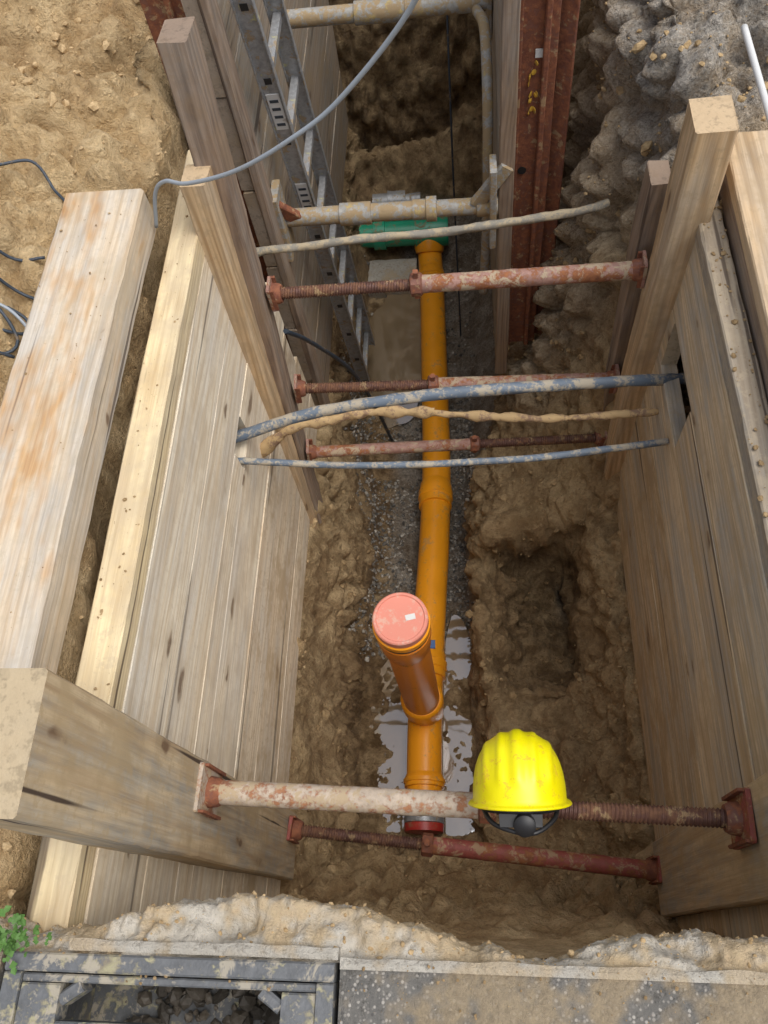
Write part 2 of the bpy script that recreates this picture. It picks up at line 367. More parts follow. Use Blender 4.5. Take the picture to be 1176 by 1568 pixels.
for i in range(ny):
    for j in range(nx):
        x,y,z=G[i,j]; p=Vector((x,y,z)); nz=Nn[i,j,2]
        bed=sm(-2.3,-2.38,z)
        a=noise.noise(p*2.3)*.05
        hidden = (z>-1.4 and z<-.2 and y<2.1) or x>1.6 or x<-2.2
        b=noise.fractal(p*5,.8,2.1,3)*.045
        c=0;c2=0;e1=.25;e2=.2;m=0;m2=0
        if not hidden:
            wv=noise.noise_vector(p*7)*.10
            v=noise.voronoi((p+wv*.3)*8)[0]
            m=min(1,max(.0,noise.noise(p*2.0+Vector((7,1,2)))*2.4+.40))
            if y>2.1 and x>.1 or x<-1 or y>4.3: m=max(m,.6)
            e1=min(.5,(v[1]-v[0])); c=(e1*.12-.02)*m
            m2=max(.0,min(1,.35+2.0*noise.noise(p*3+Vector((3,3,3)))))
            v2=noise.voronoi((p+wv*.12)*24)[0]; e2=min(.5,(v2[1]-v2[0])); c2=(e2*.036-.005)*m2
        scr=noise.noise(Vector((x*3,y*16,z*4)))*.012*(1-abs(nz))
        f=noise.fractal(p*34,.8,2.2,3)*.009
        d=a+b+c+c2+f+scr
        if bed>.01: d=d*(1-bed)+bed*(noise.noise(p*5)*.018+noise.noise(p*14)*.010+c2*.6+f*.6)
        up=sm(-.35,-.1,z)
        if x<-.9 and up>0: d=d*(1-up)+up*(a*1.8+b*1.5+c*1.5+c2*1.4+f)
        if x<-.85 and x>-1.22 and y<1.9: d=min(d,.02)
        if y>2.2 and x>.2: d=a*1.4+b*1.8+c*2.0+c2*1.5+f
        if y<.02: d*=.3
        G[i,j]+=Nn[i,j]*d
        wet=max(sm(-2.0,-2.34,z), .25*sm(-1.5,-1.8,z))
        if y>4.3: wet=.55
        if y>4.7: wet=1.
        if y>2 and x>.2: wet=max(wet,.4*sm(-.1,-1.2,z))
        if 1.05<y<1.72 and .1<x<.5: wet=max(wet,.8*sm(-1.9,-2.1,z))
        if y<.5 : wet*=.35
        g=sm(.35,.6,x)*sm(1.9,2.2,y)*sm(-.9,-.2,z)
        g=max(g,.85*bed*sm(1.3,1.6,y)*sm(-.5,-.4,x))
        g=max(g,.5*sm(2.0,2.4,y)*sm(.15,.3,x))
        sd=sm(-.35,-.12,z)*(1 if x<0 else .3)
        sd=max(sd,.45*(1-sm(-1.6,-2.2,z)))
        if y<.45: sd=max(sd,.8*sm(.5,.2,y))
        cv=.5+ (b*6) + (e1-.22)*.9*m + (e2-.2)*1.1*m2  # crevice-to-crest value that drives the painted shade in the soil colour
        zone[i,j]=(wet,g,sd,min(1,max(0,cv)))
idx=np.arange(ny*nx).reshape(ny,nx)
F=np.stack([idx[:-1,:-1],idx[:-1,1:],idx[1:,1:],idx[1:,:-1]],axis=-1).reshape(-1,4)
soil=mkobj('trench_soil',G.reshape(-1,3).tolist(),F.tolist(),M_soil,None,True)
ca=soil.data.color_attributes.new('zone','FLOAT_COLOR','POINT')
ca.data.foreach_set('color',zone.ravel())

# far ground (frame around the worked area, reaching the horizon)
R=150
gv=[(-R,-R,-.06),(R,-R,-.06),(R,R,-.06),(-R,R,-.06),(-2.85,-.85,-.06),(2.85,-.85,-.06),(2.85,6.55,-.06),(-2.85,6.55,-.06)]
mkobj('ground',gv,[(0,1,5,4),(1,2,6,5),(2,3,7,6),(3,0,4,7)],M_far)

# ------------------------------------------------------------------ scattered clods & gravel
bm=bmesh.new(); bmesh.ops.create_icosphere(bm,subdivisions=1,radius=1)
IV=np.array([v.co[:] for v in bm.verts]);IF=np.array([[v.index for v in f.verts] for f in bm.faces]);bm.free()
def scatter(name,pos,size,mat,tone,flat=.75):
    N=len(pos); q=np.random.normal(size=(N,4)); q/=np.linalg.norm(q,axis=1,keepdims=True)
    w,x,y,z=q.T
    Rm=np.stack([1-2*(y*y+z*z),2*(x*y-z*w),2*(x*z+y*w),2*(x*y+z*w),1-2*(x*x+z*z),2*(y*z-x*w),2*(x*z-y*w),2*(y*z+x*w),1-2*(x*x+y*y)],axis=1).reshape(N,3,3)
    V=IV[None]*np.random.uniform(.75,1.2,(N,len(IV),1))*np.random.uniform(.55,1.15,(N,1,3))
    V=np.einsum('nij,nkj->nki',Rm,V); V[:,:,2]*=flat
    V=V*size[:,None,None]+pos[:,None,:]
    FF=(IF[None]+(np.arange(N)*len(IV))[:,None,None]).reshape(-1,3)
    o=mkobj(name,V.reshape(-1,3).tolist(),FF.tolist(),mat,None,False)
    ca=o.data.color_attributes.new('zone','FLOAT_COLOR','POINT')
    cc=np.ones((N,len(IV),4)); cc[:,:,0]=tone[:,None,0]; cc[:,:,1]=tone[:,None,1]; ca.data.foreach_set('color',cc.ravel())
    return o
flatG=G.reshape(-1,3); fz=zone.reshape(-1,4); fn=Nn.reshape(-1,3)
vis=np.where((flatG[:,0]>-1.75)&(flatG[:,0]<1.0)&(flatG[:,1]>.03)&(flatG[:,1]<4.75)&~((flatG[:,2]<-.2)&(flatG[:,2]>-1.45)&(flatG[:,1]<2.1))&~((flatG[:,2]<-2.33)))[0]
pick=vis[np.random.randint(0,len(vis),12000)]
pick=pick[fn[pick,2]>.1]
pick=np.array([k for k in pick if noise.noise(Vector(flatG[k]*3.5))>-.12])
sz=.0025+.022*np.random.random(len(pick))**7+.003*np.random.random(len(pick))
scatter('soil_clods',flatG[pick]+np.random.normal(0,.004,(len(pick),3)),sz,M_clod,np.stack([np.clip(fz[pick,2]*.6+np.random.random(len(pick))*.5,0,1),fz[pick,0]],1))
bedi=np.where((flatG[:,2]<-2.25)&(flatG[:,1]>1.25)&(flatG[:,1]<4.1)&(flatG[:,0]<.02))[0]
pick=bedi[np.random.randint(0,len(bedi),8000)]
keep=np.array([(flatG[k,1]<3.2 or random.random()<.35) and (noise.noise(Vector(flatG[k]*3))>-.25) for k in pick]); pick=pick[keep]
scatter('gravel_bedding',flatG[pick]+np.random.normal(0,.006,(len(pick),3)),.005+.010*np.random.random(len(pick))**2,M_grav,np.stack([np.random.random(len(pick))**1.5,.3*np.ones(len(pick))],1))

def puddle(cx,cy,rx,ry,z):
    vs=[];n=48
    for k in range(n):
        th=2*math.pi*k/n; r=1+.2*noise.noise(Vector((math.cos(th)*2,math.sin(th)*2,cx*9+cy)))
        vs.append((cx+math.cos(th)*rx*r,cy+math.sin(th)*ry*r,z))
    mkobj('puddle',vs,[tuple(range(n))],M_water)
puddle(-.42,.84,.13,.42,-2.394)
puddle(-.09,.92,.11,.56,-2.396)
puddle(-.45,3.35,.2,.55,-2.640)

# ------------------------------------------------------------------ pavement and kerb in front
pv=group('asphalt_pavement')
def slabgrid(name,x0,x1,y0,y1,z,mat,parent,amp=.004,thick=.13,st=.02):
    nxx=max(2,int((x1-x0)/st));nyy=max(2,int((y1-y0)/st));vs=[];fs=[]
    for j in range(nyy+1):
        for i in range(nxx+1):
            x=x0+(x1-x0)*i/nxx;y=y0+(y1-y0)*j/nyy
            e=0
            if i in(0,nxx) or j in(0,nyy): e=-.004
            vs.append((x,y+(noise.noise(Vector((x*14,y,3)))*.006 if j==nyy else 0),z+e+amp*(noise.noise(Vector((x*6,y*6,z)))+.4*noise.noise(Vector((x*40,y*40,z))))))
    for j in range(nyy):
        for i in range(nxx):
            a=j*(nxx+1)+i; fs.append((a,a+1,a+nxx+2,a+nxx+1))
    rim=[i for i in range(nxx+1)]+[(nxx+1)*(j+1)-1 for j in range(1,nyy+1)]+[nyy*(nxx+1)+i for i in range(nxx-1,-1,-1)]+[(nxx+1)*j for j in range(nyy-1,0,-1)]
    base=len(vs)
    for r in rim: v=vs[r]; vs.append((v[0],v[1],z-thick))
    m=len(rim)
    for k in range(m): fs.append((rim[k],base+k,base+(k+1)%m,rim[(k+1)%m]))
    return mkobj(name,vs,fs,mat,parent,False)
slabgrid('asphalt_surface',-.232,2.9,-.9,-.036,-.002,M_asph,pv)
slabgrid('asphalt_left',-2.9,-.815,-.9,-.03,0,M_asph,pv,st=.04)
slabgrid('asphalt_front',-.815,-.235,-.9,-.37,0,M_asph,pv,st=.03)
kb=group('kerb_edging')
slabgrid('kerb_strip',-.232,2.9,-.039,-.022,.003,M_slab,kb,.007,.12,.008)
slabgrid('kerb_strip_drain',-.70,-.236,-.026,-.008,.0,M_slab,kb,.004,.12,.008)
# storm drain
dr=group('storm_drain_grate')
box('frame_back',(-.80,-.058,-.05),(-.24,-.030,.006),M_iron,dr)
box('frame_left',(-.80,-.36,-.05),(-.770,-.059,.004),M_iron,dr)
box('frame_right',(-.268,-.36,-.05),(-.24,-.059,.004),M_iron,dr)
box('grate_back_bar',(-.768,-.073,-.045),(-.27,-.0605,-.002),M_iron,dr)
box('grate_left_bar',(-.768,-.36,-.045),(-.70,-.0745,-.002),M_iron,dr)
box('grate_right_bar',(-.325,-.36,-.045),(-.27,-.0745,-.002),M_iron,dr)
for k,y in enumerate((-.150,-.235,-.32)): box('grate_bar_%d'%(k+1),(-.699,y,-.045),(-.326,y+.022,-.002),M_iron,dr)
beam('corner_web_1',(-.36,-.076,-.024),(-.326,-.098,-.024),(0,0,1),.02,.04,M_iron,dr)
beam('corner_web_2',(-.699,-.098,-.024),(-.665,-.076,-.024),(0,0,1),.02,.04,M_iron,dr)
box('basin_floor',(-.80,-.40,-.42),(-.24,-.0,-.38),M_iron,dr)
box('basin_wall_back',(-.80,-.028,-.40),(-.24,-.010,-.06),M_iron,dr)
box('basin_wall_left',(-.83,-.40,-.40),(-.80,-.03,-.06),M_iron,dr)
box('basin_wall_right',(-.24,-.40,-.40),(-.22,-.03,-.14),M_iron,dr)
box('basin_wall_front',(-.80,-.42,-.40),(-.24,-.40,-.14),M_iron,dr)
N=260; ps=np.stack([np.random.uniform(-.72,-.3,N),np.random.uniform(-.25,-.04,N),np.random.uniform(-.38,-.35,N)],1)
scatter('drain_debris',ps,.004+.022*np.random.random(N)**2,M_grav,np.stack([.5*np.random.random(N),np.ones(N)],1))

# broken concrete ledge
ex=[(-.86,.03),(-.74,.02),(-.64,.037),(-.556,.064),(-.42,.086),(-.325,.083),(-.2,.066),(-.108,.040),(.013,.018),(.067,.0),(.153,.014),(.26,.046),(.37,.05),(.46,.042),(.6,.05),(.9,.05)]
EX=np.array(ex); vs=[];fs=[];NX=520;cols=50
for i in range(NX+1):
    x=-.86+1.76*i/NX; e=float(np.interp(x,EX[:,0],EX[:,1]))
    e+=.010*noise.fractal(Vector((x*16,0,0)),.8,2,4)-.012
    path=[(-.03,-.006),(e*.4-.01,-.016),(e-.004,-.035),(e+.002,-.08),(e-.012,-.16),(e-.03,-.34)]
    P=np.array(path); L=np.concatenate([[0],np.cumsum(np.linalg.norm(np.diff(P,axis=0),axis=1))])
    for j in range(cols+1):
        s=L[-1]*(j/cols)**1.3; y=float(np.interp(s,L,P[:,0]));z=float(np.interp(s,L,P[:,1]))
        p=Vector((x,y,z)); v=noise.voronoi(p*20+noise.noise_vector(p*20)*.5)[0]
        mm=max(0,noise.noise(p*6+Vector((4,4,4)))*2)
        d=noise.fractal(p*13,.8,2.1,4)*.015+min(.35,v[1]-v[0])*.045*mm+noise.fractal(p*60,.8,2.1,2)*.004-.010
        d-=.045*math.exp(-((x+.42)/.045)**2-((y-.03)/.022)**2)+.02*math.exp(-((x-.33)/.05)**2-((y-.02)/.02)**2)
        f=min(1,j/5)
        vs.append((x,y+d*.5*f,z+d*f))
for i in range(NX):
    for j in range(cols):
        a=i*(cols+1)+j; fs.append((a,a+cols+1,a+cols+2,a+1))
mkobj('broken_concrete_edge',vs,fs,M_conc,None,True)
LV=np.array([v for k,v in enumerate(vs) if (k%(cols+1))>1 and (k%(cols+1))<28]); pk=LV[np.random.randint(0,len(LV),1500)]
scatter('loose_sand_crumbs',pk,.0010+.006*np.random.random(len(pk))**6,M_clod,np.stack([.2+.6*np.random.random(len(pk)),np.zeros(len(pk))],1))
# grit lying on the pavement and the drain frame
N=700; xs=np.random.uniform(-.75,.6,N); yy=-.03-.13*np.random.random(N)**1.5; kk=((xs>-.232)|(yy>-.072))
xs=xs[kk];yy=yy[kk]
scatter('loose_grit',np.stack([xs,yy,np.full(len(xs),.003)],1),.0006+.003*np.random.random(len(xs))**5,M_clod,np.stack([.6*np.random.random(len(xs)),.5*np.ones(len(xs))],1),.6)
# crumbs of earth on the timbers
def crumbs(name,n,x0,x1,y0,y1,z,s=.005):
    P_=np.stack([np.random.uniform(x0,x1,n),y0+(y1-y0)*np.random.random(n),np.full(n,z)],1)
    scatter(name,P_,.0008+s*np.random.random(n)**5,M_clod,np.stack([.7*np.random.random(n),.3*np.ones(n)],1),.6)
crumbs('earth_crumbs',260,.628,.685,.3,2.0,-.148,.009)
crumbs('earth_crumbs',120,-1.09,-.88,.4,1.78,.031,.004)
crumbs('earth_crumbs',120,-.83,-.755,.4,1.9,-.088,.005)

# weed
wv=[];wf=[]
for k in range(60):
    bx,by=random.gauss(-.80,.022),random.gauss(-.010,.016); th=random.random()*6.28; L=random.uniform(.012,.026); el=random.uniform(.1,.9)
    d=Vector((math.cos(th)*math.cos(el),math.sin(th)*math.cos(el),math.sin(el))); s=Vector((-math.sin(th),math.cos(th),0))*L*.3
    b=Vector((bx,by,.0+random.uniform(0,.03))); i=len(wv)
    wv+=[b,b+d*L*.35+s*1.1,b+d*L*.5+s*.5,b+d*L*.75+s*.8,b+d*L-Vector((0,0,L*.2)),b+d*L*.75-s*.8,b+d*L*.5-s*.5,b+d*L*.35-s*1.1]; wf.append(tuple(range(i,i+8)))
mkobj('weed_plant',wv,wf,M_leaf)

# ------------------------------------------------------------------ timber shoring
def wall(name,side,xin0,xin1,ztop,hs,y0,y1,mats,topt,notch=None,off=.0018):
    g=group(name); z=ztop; tot=sum(hs); sl=(xin1-xin0)/tot
    for k,h in enumerate(hs):
        f=(ztop-z+h/2)/tot; xi=xin0+(xin1-xin0)*f+random.uniform(-off,off)*(k>0); t=topt if k==0 else .05
        cx=xi+(t/2)*side
        ya=y0+random.uniform(-.02,.03)*(k>0); yb=y1+random.uniform(-.03,.03)
        zc=z-h/2; gap=.003; up=(1,0,sl)
        mt=mats[1] if k>=len(hs)-3 else mats[0]
        A=(cx,ya,zc);B=(cx,yb,zc+random.uniform(-.001,.001))
        if notch and z>notch[0]>z-h:
            beam('board_%da'%k,A,(cx,notch[1],zc),up,h-gap,t,mt,g,.0015,.001)
            beam('board_%db'%k,(cx,notch[2],zc),B,up,h-gap,t,mt,g,.0015,.001)
        else:
            beam('board_%d'%k,A,B,up,h-gap,t,W_edge if (k==0 and side<0) else (W_crust if k==0 else mt),g,.0015 if k else .004,.001 if k else .003)
        z-=h
    return g
wall('timber_shoring_wall',-1,-.75,-.695,-.09,[.07,.24,.19,.10,.24,.20,.25,.17],-.0,2.12,[W_wall,W_wall2],.085,(-.64,1.33,1.47))
wall('timber_shoring_wall',1,.625,.60,-.15,[.06,.28,.20,.24,.24,.22,.22],.0,2.05,[W_wallR,W_wallR2],.065,(-.66,1.36,1.68))

def post(name,A,B,w,t,mat):  # w along trench, t across
    return beam(name,A,B,(1,0,0),w,t,mat,None,.005,.003)
post('timber_post',(-.70,.245,.36),(-.70,.29,-1.52),.215,.115,W_big)
post('timber_post',(.625,.215,.36),(.625,.215,-1.5),.225,.11,W_big)
post('timber_post',(-.685,1.93,.37),(-.715,1.72,-1.72),.12,.075,W_grey)
post('timber_post',(-.715,1.80,.06),(-.725,1.63,-1.68),.10,.07,W_new)
post('timber_post',(.60,1.80,.13),(.60,1.80,-1.70),.13,.10,W_new)
post('timber_post',(.56,2.0,-.2),(.56,1.98,-1.6),.10,.06,W_grey)
beam('timber_beam',(-.985,.33,-.03),(-.985,1.80,-.03),(0,0,1),.225,.12,W_beam,None,.006,.003)
beam('timber_board',(.87,.2,-.10),(.87,1.94,-.06),(0,0,1),.36,.045,W_new,None)
beam('timber_board',(.705,.2,-.20),(.705,1.9,-.20),(0,0,1),.02,.2,W_grey,None)
beam('timber_board',(1.12,1.0,-.05),(1.12,2.0,-.02),(0,0,1),.12,.05,W_new,None)

# ------------------------------------------------------------------ trench struts
def thread_rf(r,pitch=.009,a=.0022):
    return lambda s,th,c: r+a*math.sin(2*math.pi*s/pitch+th)
def strut(A,B,frac,thick_first,mt,r=.029,rt=.019,plate=(.13,.09)):
    g=group('trench_strut'); A=Vector(A);B=Vector(B);T=(B-A).normalized();L=(B-A).length;Sp=A.lerp(B,frac)
    if thick_first: a0,a1,b0,b1=A,Sp,Sp,B
    else: a0,a1,b0,b1=Sp,B,A,Sp
    tube('outer_tube',[a0,a1],r,mt,g,24,.01,lambda s,th,c:r+.0014*noise.noise(c*60+Vector((math.cos(th),math.sin(th),0))*3))
    tube('threaded_rod',[b0,b1],rt,M_thread,g,14,.0018,thread_rf(rt))
    profile('adjusting_nut',Sp-T*.02,Sp+T*.02,[(0,r+.004),(.004,r+.009),(.034,r+.009),(.040,r+.003)],M_rust,g,8)
    beam('nut_lug_1',Sp+Vector((0,0,r)),Sp+Vector((0,0,r+.03)),T,.018,.018,M_rust,g)
    beam('nut_lug_2',Sp-Vector((0,0,r)),Sp-Vector((0,0,r+.03)),T,.018,.018,M_rust,g)
    for k,(P,d) in enumerate(((A,1),(B,-1))):
        beam('end_plate_%d'%k,P,P+T*d*.010,(0,0,1),plate[1],plate[0],mt if (k==0 or mt is M_pink) else M_red,g)
        profile('end_collar_%d'%k,P+T*d*.010,P+T*d*.04,[(0,r+.008),(.02,r+.005),(.03,r)],M_rust,g,20)
        for s in (-1,1):
            c=P+Vector((0,s*(plate[1]/2-.004),0))
            beam('claw_%d_%d'%(k,s),c+T*d*.008,c+T*d*.022,(0,0,1),.007,plate[0]*.9,M_rust,g)
    return g
strut((-.643,.305,-.46),(.568,.262,-.45),.545,True,M_cream,.0285,.0195,(.15,.11))
strut((-.643,.335,-1.42),(.568,.235,-1.46),.385,False,M_red,.0285,.019,(.12,.08))
strut((-.648,1.885,-.49),(.548,1.875,-.46),.405,False,M_pink,.0285,.019,(.10,.07))
strut((-.655,1.84,-.95),(.548,1.90,-1.05),.43,False,M_pink,.026,.019,(.10,.07))
strut((-.668,1.765,-1.28),(.548,1.88,-1.42),.56,True,M_pink,.024,.018,(.10,.07))

# far galvanised strut with couplings
fg=group('galvanised_trench_strut')
def mudrf(r,a=.004,sc=40):
    return lambda s,th,c: r+a*noise.noise(c*sc+Vector((math.cos(th),math.sin(th),0))*2)
profile('tube_left',(-.70,2.47,-.70),(-.2,2.47,-.70),[(0,.034),(.22,.034),(.222,.042),(.34,.042),(.342,.034),(.5,.034)],M_galv,fg,24)
profile('tube_right',(-.2,2.47,-.70),(.12,2.47,-.70),[(0,.038),(.05,.038),(.052,.046),(.09,.046),(.092,.031),(.24,.031),(.242,.04),(.32,.04)],M_galv,fg,24)
beam('bracket_left_1',(-.73,2.40,-.56),(-.64,2.46,-.70),(0,1,0),.05,.03,M_rust,fg)
beam('bracket_left_2',(-.70,2.45,-.85),(-.70,2.45,-.55),(1,0,0),.12,.03,M_galv,fg)
beam('bracket_right_1',(.15,2.46,-.52),(.04,2.46,-.68),(0,1,0),.05,.03,M_galv,fg)
beam('bracket_right_2',(.10,2.45,-.85),(.10,2.45,-.50),(1,0,0),.10,.025,M_galv,fg)
fg2=group('galvanised_trench_strut')
profile('tube',(-.72,3.25,-.40),(.12,3.25,-.40),[(0,.034),(.3,.034),(.302,.043),(.5,.043),(.502,.034),(.84,.034)],M_galv,fg2,24)
beam('end_plate',(.11,3.25,-.52),(.11,3.25,-.28),(1,0,0),.12,.02,M_galv,fg2)

# ------------------------------------------------------------------ cables
tube('service_cable',[(-.86,1.40,-.66),(-.745,1.43,-.645),(-.495,1.48,-.60),(-.14,1.515,-.58),(.203,1.548,-.60),(.63,1.63,-.70),(.78,1.66,-.74)],.019,P_cblue,None,14,.008,mudrf(.0185,.003,18))
tube('service_cable',[(-.86,1.34,-.66),(-.74,1.35,-.665),(-.45,1.34,-.69),(-.21,1.338,-.70),(.0,1.345,-.705),(.218,1.351,-.70),(.62,1.426,-.75),(.78,1.45,-.77)],.0115,P_cblue,None,12,.008,mudrf(.0112,.002,18))
tube('corroded_cable',[(-.80,1.47,-.92),(-.727,1.50,-.85),(-.592,1.53,-.75),(-.47,1.56,-.76),(-.351,1.576,-.745),(-.12,1.572,-.755)],.02,P_cmud,None,14,.005,lambda s,th,c:.019+.014*noise.noise(c*17)+.005*noise.noise(c*50+Vector((math.cos(th),math.sin(th),0))))
tube('corroded_cable',[(-.14,1.572,-.755),(0,1.566,-.77),(.12,1.55,-.765),(.278,1.548,-.78),(.618,1.575,-.80),(.75,1.58,-.80)],.013,P_cmud,None,12,.005,lambda s,th,c:.0115+.012*noise.noise(c*15)+.004*noise.noise(c*50+Vector((math.cos(th),math.sin(th),0))))
tube('mud_coated_cable',[(-.76,2.19,-.6),(-.714,2.20,-.60),(-.55,2.22,-.61),(-.362,2.24,-.61),(-.1,2.26,-.622),(.107,2.276,-.615),(.404,2.30,-.60),(.50,2.32,-.59)],.015,P_cmud2,None,12,.006,mudrf(.0150,.005,20))
tube('power_cable',[(.0,1.50,.82),(-.086,1.56,.60),(-.26,1.58,.40),(-.396,1.59,.30),(-.549,1.63,.20),(-.70,1.69,.125),(-.775,1.735,.10),(-.823,1.754,.05),(-.86,1.75,-.06)],.0055,P_grey,None,10,.012)
def ground_z(x,y):
    i=int(np.argmin(abs(G[:,100,1]-y))); j=int(np.argmin(abs(G[i,:130,0]-x))); return float(max(G[max(0,i-2):i+3,max(0,j-2):j+3,2].max(),-.1))
def lay(pts): return [(x,y,ground_z(x,y)+.008) for x,y in pts]
tube('power_cable',lay([(-1.62,1.96),(-1.50,1.9),(-1.42,1.87),(-1.32,1.88),(-1.22,1.93),(-1.17,1.88),(-1.12,1.82),(-1.09,1.76)]),.0045,P_dark,None,8,.012)
tube('power_cable',lay([(-1.58,1.62),(-1.45,1.60),(-1.38,1.62),(-1.30,1.60),(-1.22,1.60),(-1.14,1.62)]),.0045,P_dark,None,8,.012)
tube('power_cable',lay([(-1.62,1.50),(-1.48,1.49),(-1.38,1.515),(-1.30,1.525),(-1.22,1.53),(-1.14,1.51)]),.0045,P_dark,None,8,.012)
tube('power_cable',lay([(-1.62,1.44),(-1.45,1.43),(-1.33,1.44),(-1.25,1.45),(-1.17,1.44),(-1.16,1.38),(-1.24,1.36),(-1.30,1.35),(-1.30,1.31),(-1.25,1.29),(-1.20,1.31),(-1.16,1.35),(-1.20,1.41),(-1.27,1.41),(-1.31,1.37),(-1.29,1.31),(-1.22,1.27),(-1.15,1.29)]),.0045,P_dark,None,8,.012)
tube('power_cable',lay([(-1.45,1.28),(-1.38,1.33),(-1.32,1.40),(-1.25,1.43),(-1.18,1.42),(-1.13,1.38)]),.0045,P_grey,None,8,.012)
tube('drain_hose',[(.06,3.2,-.40),(.085,3.0,-.36),(.09,2.75,-.5),(.085,2.62,-.9),(.07,2.6,-1.3)],.02,M_galv,None,12,.02)
tube('power_cable',[(-.06,3.6,-.2),(-.06,3.5,-1.3),(-.055,3.45,-2.0),(-.05,3.4,-2.55)],.005,P_dark,None,8,.03)
tube('black_hose',[(-.66,1.95,-.75),(-.62,2.1,-1.0),(-.55,2.35,-1.5),(-.5,2.5,-2.0),(-.46,2.6,-2.5)],.009,P_dark,None,10,.03)
tube('marker_stick',[(.753,2.20,.085),(.768,1.80,.055)],.009,P_white,None,12,.02)

# ------------------------------------------------------------------ sewer pipe
sp=group('sewer_pipe')
PP=[(-.245,.46,-2.30),(-.245,.96,-2.32),(-.225,1.50,-2.355),(-.208,1.9,-2.41),(-.20,2.4,-2.48),(-.215,3.1,-2.54),(-.233,3.8,-2.57),(-.25,4.16,-2.58)]
tube('main_pipe',PP,.08,P_or,sp,36,.03)
def on(y):
    A=np.array(PP); return Vector((np.interp(y,A[:,1],A[:,0]),y,np.interp(y,A[:,1],A[:,2])))
def socket(y,l,nm,extra=.0):
    a=on(y);b=on(y+l)
    profile(nm,a,b,[(0,.082),(.002,.090+extra),(l*.3,.090+extra),(l*.33,.095+extra),(l*.6,.095+extra),(l*.63,.089),(l-.012,.087),(l,.081)],P_or,sp,40)
socket(2.12,.16,'pipe_socket')
socket(1.13,.13,'tee_socket')
socket(.62,.06,'tee_socket_front')
socket(3.86,.12,'pipe_socket_far')
beam('blue_label',(-.275,1.275,-2.256),(-.195,1.275,-2.256),(0,-.1,1),.04,.012,P_blueL,sp)
profile('pipe_clamp',(-.245,.47,-2.30),(-.245,.53,-2.30),[(0,.083),(.002,.088),(.058,.088),(.06,.083)],M_alu,sp,36)
profile('end_plug',(-.245,.43,-2.30),(-.245,.47,-2.30),[(0,.05),(.005,.086),(.038,.088),(.04,.082)],P_red,sp,36)
# riser
rs=group('sewer_riser_pipe')
profile('branch_saddle',(-.245,.965,-2.33),(-.245,.965,-2.06),[(0,.084),(.16,.084),(.17,.095),(.25,.095),(.262,.092),(.27,.083)],P_or,rs,44)
profile('riser_tube',(-.245,.965,-2.1),(-.25,.962,-1.2),[(0,.080),(.9,.080)],P_or2,rs,44)
profile('riser_socket',(-.25,.962,-1.32),(-.25,.962,-1.105),[(0,.081),(.02,.090),(.10,.090),(.105,.096),(.15,.096),(.155,.091),(.168,.091)],P_or2,rs,44)
profile('rubber_seal',(-.25,.962,-1.153),(-.25,.962,-1.135),[(0,.092),(.002,.0965),(.014,.0965),(.018,.092)],P_blk,rs,44)
profile('socket_lip',(-.25,.962,-1.135),(-.25,.962,-1.10),[(0,.093),(.003,.099),(.03,.099),(.035,.093)],P_or,rs,44)
profile('red_cap',(-.25,.962,-1.10),(-.25,.962,-1.06),[(0,.090),(.002,.094),(.034,.094),(.038,.090),(.038,.083),(.033,.080)],P_cap,rs,48)
beam('cap_sticker',(-.232,.963,-1.066),(-.200,.971,-1.066),(0,0,1),.02,.003,P_white,rs)
# green fitting
gp=group('green_drain_pipe')
profile('green_body',(-.78,4.23,-2.46),(-.12,4.23,-2.46),[(0,.08),(.16,.08),(.162,.098),(.24,.098),(.242,.082),(.44,.082),(.442,.10),(.62,.10),(.66,.094)],P_green,gp,32)
profile('orange_elbow',(-.25,4.14,-2.56),(-.25,4.26,-2.46),[(0,.09),(.03,.10),(.10,.10),(.15,.09)],P_or,gp,32)
profile('grey_coupling',(-.62,4.42,-2.36),(-.3,4.42,-2.36),[(0,.06),(.1,.06),(.102,.075),(.22,.075),(.222,.055),(.32,.055)],M_alu,gp,24)
slabgrid('concrete_slab',-.68,-.34,3.86,4.14,-2.60,M_slab,None,.01,.1,.02)

# ------------------------------------------------------------------ far trench box
tp=group('trench_box_panel')
for k in range(6): beam('plank_%d'%k,(-.755,2.32+random.uniform(-.01,.01),.1-k*.36),(-.755,4.62,.1-k*.36),(1,0,0),.352,.05,W_far,tp)
beam('edge_stile',(-.72,2.36,.25),(-.72,2.36,-1.9),(1,0,0),.10,.03,W_grey,tp)
tp=group('trench_box_panel')
for k in range(6): beam('plank_%d'%k,(.148,2.52,.1-k*.33),(.148,4.62,.1-k*.33),(1,0,0),.322,.05,W_far,tp)
beam('edge_stile',(.15,2.48,.25),(.15,2.48,-1.72),(0,1,0),.055,.04,W_grey,tp)
rb=group('rusty_steel_beam')
beam('front_plate',(.245,2.56,.4),(.245,2.56,-1.6),(0,1,0),.125,.014,M_rust,rb)
beam('lip_left',(.185,2.55,.4),(.185,2.55,-1.6),(0,1,0),.014,.04,M_rust,rb)
beam('ridge',(.268,2.545,.4),(.268,2.545,-1.6),(0,1,0),.02,.03,M_rust,rb)
beam('side_plate',(.325,2.60,.4),(.325,2.60,-1.6),(.5,1,0),.09,.014,M_rust,rb)
beam('web',(.25,2.64,.4),(.25,2.64,-1.6),(0,1,0),.012,.15,M_rust,rb)
beam('back_plate',(.25,2.72,.4),(.25,2.72,-1.6),(0,1,0),.14,.014,M_rust,rb)
profile('bolt_hole',(.21,2.551,-.62),(.21,2.5485,-.62),[(0,.016),(.002,.016)],P_blk,rb,20)
beam('sticker',(.235,2.5505,-.17),(.262,2.5505,-.17),(0,1,0),.03,.003,P_white,rb)
P_foam=plastic('dried_yellow_paint',(.62,.36,.04),.4,.7)
